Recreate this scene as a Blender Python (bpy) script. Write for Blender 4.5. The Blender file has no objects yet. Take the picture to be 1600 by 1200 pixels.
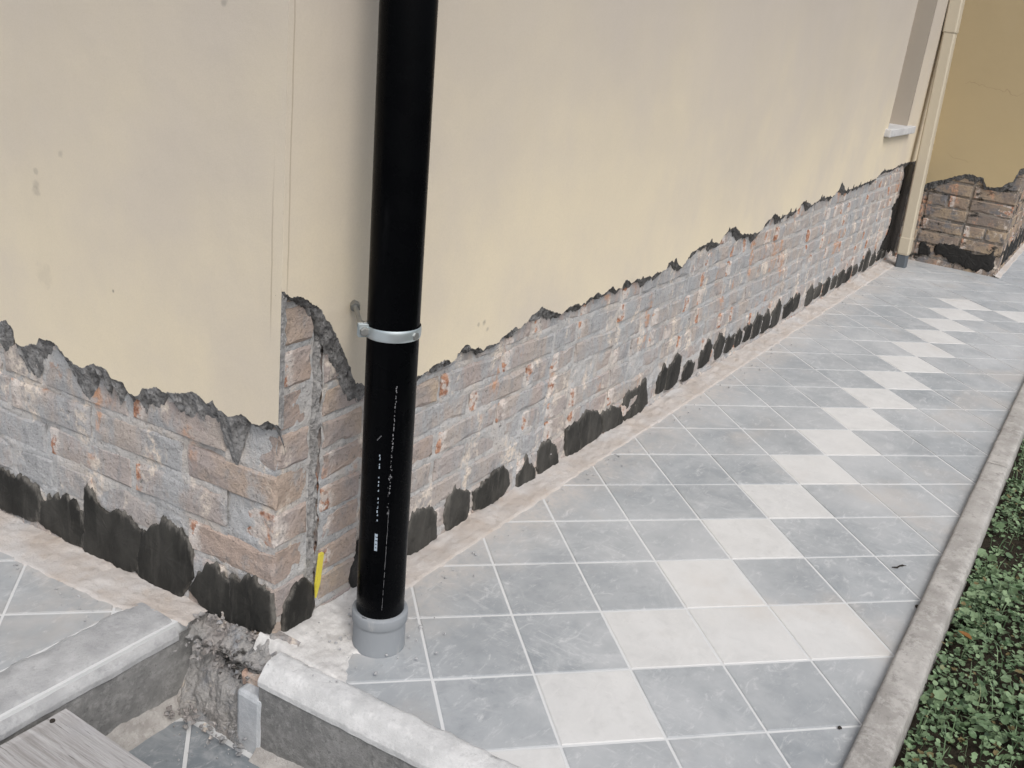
import bpy, bmesh, math, random
from mathutils import Vector, Matrix, noise
random.seed(7)
S = bpy.context.scene
COL = S.collection

# ------------------------------------------------------------------ camera, sky, sun, exposure
CAMPOS = Vector((-1.14477853, -0.71091775, 1.18879864))
F_PX = 1531.28975            # focal length in pixels of the 1600 px wide photograph
RIGHT = Vector((0.53570919, -0.83766219, 0.10647867))
DOWN = Vector((-0.24323936, -0.27383939, -0.93050879))
FWD = Vector((0.80861009, 0.47258231, -0.35045070))
cam = bpy.data.cameras.new('camera')
camo = bpy.data.objects.new('camera', cam); COL.objects.link(camo)
mw = Matrix((RIGHT, -DOWN, -FWD)).transposed().to_4x4(); mw.translation = CAMPOS
camo.matrix_world = mw
cam.sensor_width = 36.0; cam.lens = F_PX / 1600 * 36.0
cam.clip_start = 0.02; cam.clip_end = 800
S.camera = camo

SUN_EL, SUN_AZ = math.radians(50), math.radians(217)     # azimuth of the sun, clockwise from +Y
W = bpy.data.worlds.new('World'); S.world = W; W.use_nodes = True
nt = W.node_tree; nt.nodes.clear()
wo = nt.nodes.new('ShaderNodeOutputWorld'); bg = nt.nodes.new('ShaderNodeBackground')
sky = nt.nodes.new('ShaderNodeTexSky'); sky.sky_type = 'NISHITA'; sky.sun_disc = False
sky.sun_elevation = SUN_EL; sky.sun_rotation = SUN_AZ
sky.air_density = 1.0; sky.dust_density = 3.0; sky.ozone_density = 1.0
hs = nt.nodes.new('ShaderNodeHueSaturation'); hs.inputs['Saturation'].default_value = 0.44
nt.links.new(sky.outputs[0], hs.inputs['Color']); nt.links.new(hs.outputs[0], bg.inputs['Color'])
bg.inputs['Strength'].default_value = 0.13
nt.links.new(bg.outputs[0], wo.inputs[0])
sl = bpy.data.lights.new('sun', 'SUN'); sl.energy = 1.0; sl.angle = math.radians(22); sl.color = (1.0, 0.97, 0.93)
so = bpy.data.objects.new('sun', sl); COL.objects.link(so)
sd = Vector((math.sin(SUN_AZ) * math.cos(SUN_EL), math.cos(SUN_AZ) * math.cos(SUN_EL), math.sin(SUN_EL)))
so.rotation_euler = sd.to_track_quat('Z', 'Y').to_euler(); so.location = (-3, -4, 6)
S.view_settings.view_transform = 'Standard'; S.view_settings.look = 'None'
S.view_settings.gamma = 1; S.view_settings.exposure = 0.46; S.view_settings.use_curve_mapping = False

# ------------------------------------------------------------------ helpers
def ray(px, py): return RIGHT * ((px - 800) / F_PX) + DOWN * ((py - 600) / F_PX) + FWD
def hit(px, py, axis, val):
    """the point of the plane axis = val that the photograph shows at (px, py)"""
    r = ray(px, py); return CAMPOS + r * ((val - CAMPOS[axis]) / r[axis])
def fbm(x, y, z=0.0, o=4): return noise.fractal(Vector((x, y, z)), 1.0, 2.0, o)
def n1(x, y=0.0, z=0.0): return noise.noise(Vector((x, y, z)))

WLOC = {}
def link(o, parent=None, loc=(0, 0, 0)):
    """link at a world place; parents are never rotated"""
    COL.objects.link(o); WLOC[o] = Vector(loc)
    if parent is not None:
        o.parent = parent; o.location = Vector(loc) - WLOC[parent]
    else: o.location = loc
    return o
def empty(name, loc): return link(bpy.data.objects.new(name, None), None, loc)
def mesh(verts, faces, mats, smooth=False, fm=None, name='m', flip=False):
    me = bpy.data.meshes.new(name)
    if flip: faces = [tuple(reversed(f)) for f in faces]
    me.from_pydata([tuple(v) for v in verts], [], faces)
    for m in (mats if isinstance(mats, (list, tuple)) else [mats]): me.materials.append(m)
    if fm: me.polygons.foreach_set('material_index', fm)
    if smooth: me.polygons.foreach_set('use_smooth', [True] * len(me.polygons))
    me.update(); return me
def obj(name, me, parent=None, loc=None):
    """mesh given in world coordinates: its origin is moved to loc (default: centre of its base)"""
    if loc is None:
        xs = [v.co for v in me.vertices]
        loc = Vector(((min(v.x for v in xs) + max(v.x for v in xs)) / 2, (min(v.y for v in xs) + max(v.y for v in xs)) / 2, min(v.z for v in xs)))
    me.transform(Matrix.Translation(-Vector(loc)))
    return link(bpy.data.objects.new(name, me), parent, loc)
def tag(o, label=None, cat=None, kind=None, group=None):
    if label: o['label'] = label
    if cat: o['category'] = cat
    if kind: o['kind'] = kind
    if group: o['group'] = group
    return o
def box(x0, x1, y0, y1, z0, z1, b=0.0):
    """verts, faces of a box with chamfered edges"""
    bm = bmesh.new(); bmesh.ops.create_cube(bm, size=1)
    for v in bm.verts: v.co = Vector(((x0 + x1) / 2 + v.co.x * (x1 - x0), (y0 + y1) / 2 + v.co.y * (y1 - y0), (z0 + z1) / 2 + v.co.z * (z1 - z0)))
    if b: bmesh.ops.bevel(bm, geom=bm.edges[:], offset=b, segments=2, affect='EDGES', profile=0.5)
    bm.verts.index_update()
    r = [v.co.copy() for v in bm.verts], [tuple(v.index for v in f.verts) for f in bm.faces]
    bm.free(); return r
def join(*parts):
    V, Fc = [], []
    for v, f in parts:
        n = len(V); V += list(v); Fc += [tuple(i + n for i in q) for q in f]
    return V, Fc
def grid(nu, nv, fn):
    V = [fn(i / nu, j / nv) for i in range(nu + 1) for j in range(nv + 1)]
    m = nv + 1
    Fc = [(i * m + j, (i + 1) * m + j, (i + 1) * m + j + 1, i * m + j + 1) for i in range(nu) for j in range(nv)]
    return V, Fc
def tube(path, radii, n=32, caps=True):
    V, Fc = [], []
    for k, (p, r) in enumerate(zip(path, radii)):
        p = Vector(p)
        d = (Vector(path[min(k + 1, len(path) - 1)]) - Vector(path[max(k - 1, 0)]))
        d = d.normalized() if d.length > 1e-9 else Vector((0, 0, 1))
        a = d.orthogonal().normalized() if abs(d.z) < 0.95 else (Vector((1, 0, 0)) - d * d.x).normalized()
        b = d.cross(a)
        for i in range(n):
            t = 2 * math.pi * i / n; V.append(p + a * (r * math.cos(t)) + b * (r * math.sin(t)))
    for k in range(len(path) - 1):
        for i in range(n):
            j = (i + 1) % n; Fc.append((k * n + i, k * n + j, (k + 1) * n + j, (k + 1) * n + i))
    if caps:
        Fc.append(tuple(range(n - 1, -1, -1))); Fc.append(tuple((len(path) - 1) * n + i for i in range(n)))
    return V, Fc
def interp(pts, s):
    if s <= pts[0][0]: return pts[0][1]
    for (a, x), (b, y) in zip(pts, pts[1:]):
        if s <= b: return x + (y - x) * (s - a) / max(b - a, 1e-9)
    return pts[-1][1]

# ------------------------------------------------------------------ materials
class Mat:
    def __init__(s, name, rough=0.85, spec=0.3, metal=0.0):
        s.m = bpy.data.materials.new(name); s.m.use_nodes = True
        s.t = s.m.node_tree; s.b = s.t.nodes['Principled BSDF']
        s.b.inputs['Roughness'].default_value = rough; s.b.inputs['Specular IOR Level'].default_value = spec
        s.b.inputs['Metallic'].default_value = metal
        s.geo = s.t.nodes.new('ShaderNodeNewGeometry'); s.oi = s.t.nodes.new('ShaderNodeObjectInfo')
        s.pos = s.geo.outputs['Position']; s.rnd = s.oi.outputs['Random']; s.isl = s.geo.outputs['Random Per Island']
    def put(s, sock, v):
        if isinstance(v, bpy.types.NodeSocket): s.t.links.new(v, sock)
        elif isinstance(v, (tuple, list)) and len(v) == 3 and sock.type == 'RGBA': sock.default_value = (*v, 1)
        else: sock.default_value = v
    def map(s, scale=(1, 1, 1), off=(0, 0, 0), rot=(0, 0, 0), src=None, rand=0.0):
        n = s.t.nodes.new('ShaderNodeMapping'); s.t.links.new(src or s.pos, n.inputs[0])
        n.inputs['Scale'].default_value = scale; n.inputs['Rotation'].default_value = rot; n.inputs['Location'].default_value = off
        if rand:
            mul = s.t.nodes.new('ShaderNodeVectorMath'); mul.operation = 'MULTIPLY_ADD'
            c = s.t.nodes.new('ShaderNodeCombineXYZ')
            for i in range(3): s.t.links.new(s.rnd, c.inputs[i])
            s.t.links.new(c.outputs[0], mul.inputs[0]); mul.inputs[1].default_value = (rand, rand * 1.7, rand * .6)
            s.t.links.new(n.outputs[0], mul.inputs[2]); return mul.outputs[0]
        return n.outputs[0]
    def noise(s, scale, detail=4, rough=0.55, vec=None, dist=0.0, color=False):
        n = s.t.nodes.new('ShaderNodeTexNoise'); s.t.links.new(vec or s.pos, n.inputs['Vector'])
        n.inputs['Scale'].default_value = scale; n.inputs['Detail'].default_value = detail
        n.inputs['Roughness'].default_value = rough; n.inputs['Distortion'].default_value = dist
        return n.outputs['Color' if color else 'Fac']
    def vor(s, scale, vec=None, feat='F1', rand=1.0):
        n = s.t.nodes.new('ShaderNodeTexVoronoi'); n.feature = feat; s.t.links.new(vec or s.pos, n.inputs['Vector'])
        n.inputs['Scale'].default_value = scale; n.inputs['Randomness'].default_value = rand
        return n.outputs['Distance']
    def step(s, v, lo, hi, a=0.0, b=1.0):
        n = s.t.nodes.new('ShaderNodeMapRange'); n.interpolation_type = 'SMOOTHSTEP'
        s.put(n.inputs[0], v); n.inputs[1].default_value = lo; n.inputs[2].default_value = hi
        n.inputs[3].default_value = a; n.inputs[4].default_value = b; return n.outputs[0]
    def math(s, op, a, b=0.0):
        n = s.t.nodes.new('ShaderNodeMath'); n.operation = op; s.put(n.inputs[0], a); s.put(n.inputs[1], b); return n.outputs[0]
    def mix(s, f, a, b, mode='MIX'):
        n = s.t.nodes.new('ShaderNodeMix'); n.data_type = 'RGBA'; n.blend_type = mode
        s.put(n.inputs[0], f); s.put(n.inputs[6], a); s.put(n.inputs[7], b); return n.outputs[2]
    def xyz(s, src=None):
        n = s.t.nodes.new('ShaderNodeSeparateXYZ'); s.t.links.new(src or s.pos, n.inputs[0]); return n.outputs
    def dist(s, p):
        n = s.t.nodes.new('ShaderNodeVectorMath'); n.operation = 'DISTANCE'; s.t.links.new(s.pos, n.inputs[0]); n.inputs[1].default_value = p
        return n.outputs['Value']
    def col(s, c): s.put(s.b.inputs['Base Color'], c); return s
    def rough(s, r): s.put(s.b.inputs['Roughness'], r); return s
    def bump(s, h, strength=0.5, d=0.003):
        n = s.t.nodes.new('ShaderNodeBump'); n.inputs['Strength'].default_value = strength; n.inputs['Distance'].default_value = d
        s.t.links.new(h, n.inputs['Height'])
        prev = s.b.inputs['Normal']
        if prev.is_linked: s.t.links.new(prev.links[0].from_socket, n.inputs['Normal'])
        s.t.links.new(n.outputs[0], prev); return s

def plaster_mat(name, lo, hi, stains=(), cracks=()):
    m = Mat(name, 0.9, 0.15)
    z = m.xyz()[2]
    c = m.mix(m.step(m.math('ADD', z, m.math('MULTIPLY', m.noise(1.6, 4, .6), 0.9)), 0.95, 2.0), lo, hi)     # greyer higher up: weathering, plus weaker bounce light painted into the colour
    blot = m.noise(2.3, 5, .6, m.map((1, 1, .9), (3, 1, 2)))
    c = m.mix(m.step(blot, .35, .72, 0, .6), c, tuple(v * k for v, k in zip(hi, (1.08, 1.08, 1.10))))
    c = m.mix(m.step(m.noise(7, 5, .65, m.map((1, 1, .35))), .5, .8, 0, .06), c, (.42, .38, .31))
    c = m.mix(m.step(m.noise(320, 2), .3, .75, 0, .10), c, (.38, .33, .25))
    for p, r, k in stains:
        d = m.math('ADD', m.dist(p), m.math('MULTIPLY', m.math('SUBTRACT', m.noise(60, 3), .5), r * 1.4))
        c = m.mix(m.step(d, r * .35, r, k, 0), c, (.20, .18, .16))
    x, y, z = m.xyz()
    wob = m.math('MULTIPLY', m.math('SUBTRACT', m.noise(3.5, 4, .6), .5), .22); wob2 = m.math('MULTIPLY', m.math('SUBTRACT', m.noise(9, 4, .6), .5), .006)
    for kind, c0, lo_, hi_ in cracks:
        if kind == 'z':       # a level crack across the wall
            d = m.math('ABSOLUTE', m.math('SUBTRACT', m.math('ADD', z, wob), c0)); k = m.math('MULTIPLY', m.step(y, lo_, lo_ + .05), m.step(y, hi_ - .05, hi_, 1, 0))
        else:                 # an upright one beside the arris
            d = m.math('ABSOLUTE', m.math('SUBTRACT', m.math('ADD', x if kind == 'x' else y, wob2), c0)); k = m.math('MULTIPLY', m.step(z, lo_, lo_ + .1), m.step(z, hi_ - .2, hi_, 1, 0))
        c = m.mix(m.math('MULTIPLY', m.step(d, .0006, .0022, .38, 0), k), c, (.22, .15, .09))
    m.col(c)
    m.bump(m.noise(420, 3, .6), .22, .0012); m.bump(m.noise(14, 3), .35, .004)
    return m
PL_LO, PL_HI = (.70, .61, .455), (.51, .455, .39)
def on_end(px, py):           # the end wall is not quite square to the long one
    r = ray(px, py); n = Vector((1, .075, 0)); return tuple(CAMPOS + r * ((.013 + .075 * .43 - CAMPOS.dot(n)) / r.dot(n)))
def on_long(px, py): return tuple(hit(px, py, 1, .43))
_st = [(on_end(58, 288), .012, .28), (on_end(57, 300), .013, .28), (on_end(56, 268), .009, .3), (on_end(95, 240), .009, .28), (on_end(177, 455), .005, .7), (on_end(350, 5), .01, .4), (on_end(70, 430), .03, .12),
       (on_long(757, 503), .009, .5), (on_long(762, 514), .008, .4), (on_long(748, 507), .006, .4)]
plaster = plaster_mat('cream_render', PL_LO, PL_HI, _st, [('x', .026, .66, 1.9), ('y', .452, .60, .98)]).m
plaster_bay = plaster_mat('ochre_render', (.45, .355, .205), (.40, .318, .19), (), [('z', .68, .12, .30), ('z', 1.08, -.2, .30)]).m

def masonry(name, cols, grey, smear, orange, white, vert=1.0, dark=0.0, chips=0.0):
    m = Mat(name, 0.92, 0.2)
    c = m.mix(m.rnd, cols[0], cols[1])
    c = m.mix(m.step(m.noise(5, 4, .6, m.map(rand=9)), .4, .62), c, cols[2])
    v = m.map((1, 1, vert))
    c = m.mix(m.step(m.noise(9, 7, .68, v), .56 - smear, .70 - smear, 0, .92), c, grey)
    c = m.mix(m.step(m.noise(26, 5, .7, m.map((1, 1, vert), (5, 5, 5))), .52, .68, 0, .6), c, tuple(g * .68 for g in grey))
    o = m.math('MULTIPLY', m.step(m.noise(8, 4, .6, m.map((1, 1, .55), (9, 2, 4))), .62 - orange, .72 - orange), m.step(m.noise(40, 4, .65), .38, .55))
    c = m.mix(o, c, m.mix(m.noise(70, 3), (.43, .22, .13), (.58, .38, .27)))
    w = m.math('MULTIPLY', m.step(m.noise(11, 5, .65, m.map((1, 1, .6), (2, 7, 3))), .60 - white, .70 - white), m.step(m.noise(60, 4, .6), .36, .55))
    c = m.mix(w, c, (.66, .58, .50))
    if chips:
        tc = m.t.nodes.new('ShaderNodeTexCoord'); lx, ly, lz = m.xyz(tc.outputs['Object'])
        wv = m.math('ADD', lx, m.math('MULTIPLY', m.math('SUBTRACT', m.noise(45, 4, .65), .5), .05))
        on = m.math('MULTIPLY', m.step(m.rnd, chips - .01, chips, 1, 0), m.step(m.noise(17, 3, .6), .36, .48))
        c = m.mix(m.math('MULTIPLY', m.step(wv, .022, .040, .85, 0), on), c, m.mix(m.noise(30, 4), (.66, .56, .49), (.60, .58, .56)))
        on2 = m.math('MULTIPLY', on, m.step(m.noise(24, 4, .6, m.map(off=(3, 3, 3))), .47, .56))
        c = m.mix(m.math('MULTIPLY', m.step(wv, .014, .024, .95, 0), on2), c, m.mix(m.step(m.noise(90, 4, .7), .35, .65), (.27, .11, .06), (.56, .32, .21)))
    if dark: c = m.mix(m.step(m.noise(7, 6, .7, m.map((1, 1, 1.6), (4, 4, 1))), .62 - dark, .7 - dark), c, (.035, .033, .03))
    c = m.mix(m.step(m.noise(34, 4, .75, m.map((1, 1, .7), (1, 8, 3))), .66, .71, 0, .75), c, (.10, .095, .09))     # pits
    c = m.mix(m.step(m.noise(150, 3, .7), .54, .70, 0, .6), c, (.15, .14, .13))
    m.col(c)
    m.bump(m.noise(180, 5, .7), .8, .003); m.bump(m.noise(38, 5, .7), 1.0, .008)
    return m.m
brick_m = masonry('old_brick', [(.41, .345, .315), (.39, .365, .35), (.43, .375, .335)], (.385, .388, .392), .12, .03, .06, .38, 0.0, .55)
brick_pier_m = masonry('clean_brick', [(.42, .33, .28), (.45, .36, .28), (.37, .32, .30)], (.40, .385, .375), .0, -.01, 0.02, .8, 0.0, .35)
brick_bay_m = masonry('sooty_brick', [(.29, .22, .17), (.22, .19, .17), (.40, .31, .22)], (.17, .17, .18), .06, .06, .02, 1.4, .08, .5)
mortar_m = masonry('smeared_mortar', [(.48, .465, .45), (.48, .465, .45), (.50, .455, .415)], (.445, .447, .45), .10, -.005, .06, .45)
mortar_bay_m = masonry('sooty_mortar', [(.26, .23, .20), (.22, .20, .18), (.30, .25, .20)], (.17, .17, .17), .05, 0.03, .03, 1.3, .10)
smear_m = masonry('cement_smear', [(.45, .445, .44), (.42, .42, .42), (.46, .44, .41)], (.43, .43, .435), .10, -.01, .06, .5)
def crumb(name, a, b, dk=.4, sc=60):
    m = Mat(name, .95, .15)
    c = m.mix(m.step(m.noise(sc, 6, .75), .32, .68), a, b)
    c = m.mix(m.step(m.vor(sc * 2.2), .05, .28, dk, 0), c, tuple(v * .3 for v in a))
    m.col(c); m.bump(m.noise(sc * 3, 5, .75), 1.0, .004); m.bump(m.vor(sc * 1.6), .6, .004)
    return m.m
broken_m = crumb('broken_undercoat', (.10, .098, .097), (.33, .325, .32), .75, 48)  # grey undercoat, with near-black shadows of the broken rim put into its colour
broken_dark_m = crumb('dark_broken_undercoat', (.09, .088, .085), (.19, .185, .18), .7, 50)  # darker copy: shadow under the far broken edge painted into the colour
groove_m = crumb('rough_groove_mortar', (.26, .255, .25), (.42, .41, .40), .7, 70)
rubble_m = masonry('broken_concrete', [(.31, .305, .30), (.34, .325, .305), (.31, .28, .262)], (.29, .30, .315), .06, -.05, .02, 1.0, .04)

def cement_mat(name='fresh_dark_cement', q=1.0):
    m = Mat(name, .8, .3); sc = lambda c: tuple(k * q for k in c)
    c = m.mix(m.step(m.noise(12, 5, .6, m.map((1, 1, .5), rand=5)), .35, .7), sc((.017, .0163, .0145)), sc((.042, .040, .0355)))
    c = m.mix(m.step(m.noise(42, 5, .65, m.map((1, 1, .16))), .50, .68, 0, .55), c, sc((.062, .058, .051)))
    c = m.mix(m.step(m.noise(50, 4, .7), .6, .72, 0, .7), c, (.018, .017, .016))
    at = m.t.nodes.new('ShaderNodeAttribute'); at.attribute_name = 'rim'       # thin feathered edge of the smear
    e = m.math('ADD', at.outputs['Fac'], m.math('MULTIPLY', m.math('SUBTRACT', m.noise(55, 6, .75, m.map((1, 1, .25))), .5), 2.6))
    c = m.mix(m.step(e, .60, 1.30, 0, .75), c, (.155, .145, .13))
    m.col(c); m.bump(m.noise(30, 5, .65, m.map((1, 1, .3))), .8, .004); m.bump(m.noise(220, 3), .4, .0015)
    return m.m
cement_m = cement_mat(); cement_dry_m = cement_mat('drying_cement', 1.55)
m = Mat('rough_black', .6, .3); m.col(m.mix(m.noise(40, 4), (.008, .008, .008), (.03, .028, .026))); m.bump(m.noise(50, 5), .9, .006); black_m = m.m

def conc(name, a, b, spots=.5, sc=14, spk=(.12, .11, .10)):
    m = Mat(name, .93, .2)
    c = m.mix(m.step(m.noise(sc, 6, .65), .3, .7), a, b)
    c = m.mix(m.step(m.noise(sc * 8, 4, .7), .56, .75, 0, spots), c, spk)
    c = m.mix(m.step(m.noise(3, 4, .6, m.map(off=(5, 1, 2))), .5, .75, 0, .4), c, tuple(k * .8 for k in a))
    c = m.mix(m.step(m.noise(sc * 3.2, 6, .75, m.map(off=(2, 8, 5))), .46, .64, 0, spots), c, tuple(k * 1.22 for k in b))
    c = m.mix(m.step(m.noise(sc * 5, 6, .8, m.map(off=(9, 1, 5))), .54, .66, 0, spots), c, tuple(k * .72 for k in a))
    m.col(c); m.bump(m.noise(160, 5, .7), .7, .003); m.bump(m.noise(24, 4), .4, .004); return m.m
def strip_mat():
    m = Mat('sandy_mortar', .95, .15)
    c = m.mix(m.step(m.noise(8, 5, .6), .3, .7), (.47, .415, .37), (.54, .505, .475))
    c = m.mix(m.step(m.noise(30, 5, .7), .52, .72, 0, .5), c, (.45, .37, .30))
    c = m.mix(m.step(m.noise(5, 3, .5, m.map(off=(7, 3, 1))), .5, .7, 0, .6), c, (.56, .56, .56))
    c = m.mix(m.step(m.noise(22, 6, .75, m.map(off=(1, 9, 4))), .56, .70, 0, .7), c, (.36, .32, .285))
    c = m.mix(m.step(m.vor(140), .03, .16, .5, 0), c, (.30, .25, .21))
    m.col(c); m.bump(m.noise(90, 6, .75), .9, .004); return m.m
strip_m = strip_mat()
haunch_m = conc('dirty_mortar', (.30, .28, .26), (.44, .42, .395), .5, 14, (.18, .165, .15))
bed_m = conc('pale_cement_bed', (.50, .485, .465), (.63, .615, .595), .35, 14, (.33, .31, .29))

def tile_mat(name, a, b, dust, dk):
    m = Mat(name, .62, .28)
    v = m.map((1, 1, 1), rand=13)
    c = m.mix(m.step(m.noise(7, 6, .62, v, .6), .30, .70), a, b)
    c = m.mix(m.step(m.noise(26, 6, .7, v, .4), .45, .72, 0, .45), c, tuple(k * .80 for k in a))
    c = m.mix(m.math('MULTIPLY', m.rnd, .35), c, dk)
    v2 = m.map((1, 2.2, 1), (0, 0, 0), (0, 0, .6), rand=4)
    c = m.mix(m.step(m.noise(16, 7, .75, v2, 1.4), .52, .74, 0, .8), c, dust)
    c = m.mix(m.step(m.noise(4.5, 6, .7, m.map((1, 1, 1), (6, 2, 0)), 1.0), .52, .72, 0, .45), c, dust)
    c = m.mix(m.step(m.noise(48, 6, .8), .56, .70, 0, .30), c, tuple(k * .62 for k in a))
    c = m.mix(m.math('MULTIPLY', m.step(m.noise(3.3, 3, .5, m.map(off=(4, 4, 0))), .52, .66), m.step(m.noise(70, 5, .8, m.map((1, .22, 1), (0, 0, 0), (0, 0, .9))), .52, .68, 0, .6)), c, dust)
    c = m.mix(m.step(m.noise(1.7, 5, .65), .38, .72, 0, .6), c, tuple(k * .95 for k in dust))
    c = m.mix(m.step(m.noise(2.4, 5, .6, m.map(off=(11, 4, 0))), .54, .70, 0, .38), c, (.47, .42, .37))
    x, y, z = m.xyz()      # building dust that drifted from the foot of the walls
    dn = m.math('MULTIPLY', m.math('SUBTRACT', m.noise(7, 6, .7), .5), .35)
    near = m.math('MAXIMUM', m.math('MULTIPLY', m.step(m.math('ADD', y, dn), .20, .42, 0, .75), m.step(x, .0, .03)), m.math('MULTIPLY', m.step(m.math('ADD', x, dn), -.20, -.07, 0, .5), m.step(x, .0, .03, 1, 0)))
    near = m.math('MULTIPLY', m.math('MULTIPLY', near, m.step(z, -.1, -.05)), m.step(m.noise(48, 4, .7), .3, .6, .35, 1))
    c = m.mix(near, c, (.52, .475, .43))
    m.col(c); m.bump(m.noise(34, 5, .6, v), .25, .0015); m.bump(m.noise(300, 2), .15, .0006)
    m.rough(m.step(m.noise(9, 4, .6, v), .3, .7, .5, .72))
    m.b.inputs['Sheen Weight'].default_value = .25; m.b.inputs['Sheen Roughness'].default_value = .45; m.b.inputs['Sheen Tint'].default_value = (.82, .86, .92, 1)   # film of building dust
    return m.m
tile_m = tile_mat('slate_tile', (.262, .282, .295), (.355, .370, .380), (.56, .565, .565), (.31, .32, .325))
tile_white_m = tile_mat('pale_tile', (.53, .525, .51), (.61, .605, .59), (.64, .63, .61), (.53, .53, .525))
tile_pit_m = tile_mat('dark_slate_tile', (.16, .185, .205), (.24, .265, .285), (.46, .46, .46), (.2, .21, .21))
m = Mat('pale_grout', .95, .1); m.col(m.mix(m.noise(14, 5), (.52, .53, .535), (.66, .66, .65))); m.bump(m.noise(200, 3), .4, .001); grout_m = m.m

kerb_m = conc('old_kerb_concrete', (.30, .284, .264), (.42, .402, .378), .6, 7, (.15, .14, .122))
edge_old_m = conc('greyed_cement', (.31, .312, .315), (.43, .43, .43), .35, 9, (.24, .235, .225))
edge_m = conc('white_cement', (.47, .47, .465), (.62, .615, .605), .35, 11, (.34, .33, .31))
riser_m = conc('dark_rough_stone', (.17, .168, .163), (.27, .265, .255), .7, 16, (.07, .067, .063))
concrete_m = conc('grey_concrete', (.42, .44, .46), (.55, .56, .57), .3, 12, (.3, .3, .3))

def wood_mat():
    m = Mat('weathered_wood', .88, .2)
    v = m.map((22, 1.2, 6))
    g = m.noise(4, 7, .7, v, .4)
    c = m.mix(m.step(g, .3, .7), (.26, .245, .235), (.44, .43, .425))
    c = m.mix(m.step(m.noise(9, 5, .7, m.map((16, .8, 4), (3, 3, 3))), .60, .70, 0, .8), c, (.07, .06, .055))
    c = m.mix(m.step(m.noise(5, 4), .5, .75, 0, .6), c, (.40, .40, .42))
    m.col(c); m.bump(g, .9, .004); return m.m
wood_m = wood_mat()
def pvc(name, c0, c1, r, spec=.5, dust=.06):
    m = Mat(name, r, spec)
    c = m.mix(m.step(m.noise(20, 6, .7, m.map((1, 1, .25))), .55, .8, 0, dust), c0, c1)
    m.col(c); m.rough(m.step(m.noise(14, 5, .7), .3, .7, r - .06, r + .1)); m.bump(m.noise(9, 2), .05, .002); return m.m
black_pvc = pvc('black_plastic', (.0018, .002, .0025), (.06, .06, .065), .26, .045, .10)
grey_pvc = pvc('grey_plastic', (.25, .265, .28), (.46, .45, .435), .6, .3, .8)
dark_pvc = pvc('dark_grey_plastic', (.10, .115, .13), (.3, .3, .3), .6, .3, .4)
print_m = Mat('faded_print', .7, .2).col((.34, .40, .46)).m
scuff_m = Mat('pale_scuff', .8, .2).col((.20, .20, .21)).m
m = Mat('zinc', .38, .5, .85); m.col(m.mix(m.noise(30, 4), (.52, .58, .60), (.70, .76, .78))); zinc_m = m.m
m = Mat('dull_steel', .5, .5, .8); m.col(m.mix(m.noise(60, 3), (.22, .22, .21), (.42, .42, .40))); steel_m = m.m
yellow_m = Mat('yellow_plastic', .5, .4).col((.68, .58, .07)).m
m = Mat('beige_metal', .55, .35); m.col(m.mix(m.noise(6, 4), (.53, .47, .36), (.48, .425, .33))); beige_m = m.m
sill_m = conc('white_marble', (.48, .475, .47), (.58, .57, .56), .2, 14, (.35, .35, .35))
m = Mat('taupe_reveal', .9, .2); m.col(m.mix(m.noise(8, 4), (.40, .35, .29), (.44, .385, .32))); reveal_m = m.m  # shade on the jamb is put into this taupe
m = Mat('dark_pane', .08, .5); m.col((.03, .035, .04)); pane_m = m.m
m = Mat('soil', .97, .1); m.col(m.mix(m.noise(9, 6, .7), (.022, .018, .013), (.06, .05, .036))); m.bump(m.noise(50, 5, .7), 1, .02); soil_m = m.m
def leaf_mat():
    m = Mat('leaf', .55, .3)
    c = m.mix(m.isl, (.055, .100, .045), (.22, .30, .17))
    c = m.mix(m.step(m.noise(3.2, 3, .6), .45, .68, 0, .65), c, (.19, .28, .145))
    c = m.mix(m.step(m.isl, .955, .965, 0, .85), c, (.14, .09, .035))
    m.col(c); m.b.inputs['Transmission Weight'].default_value = 0.0
    m.rough(m.step(m.isl, 0, 1, .42, .7)); return m.m
leaf_m = leaf_mat()
dry_m = Mat('dry_leaf', .8, .2).col((.34, .17, .06)).m
twig_m = Mat('dark_twig', .9, .2).col((.035, .03, .026)).m

# ------------------------------------------------------------------ ground, pavement, terrace, landing
ground = tag(obj('ground', mesh([(-300, -300, -.34), (300, -300, -.34), (300, 300, -.34), (-300, 300, -.34)], [(0, 1, 2, 3)], soil_m), None, (0, 0, -.34)), kind='structure')
v, f = box(-20, 40, -30, -.628, -.33, -.075)
lawn = tag(obj('lawn', mesh(v, f, soil_m)), kind='structure')

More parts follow.
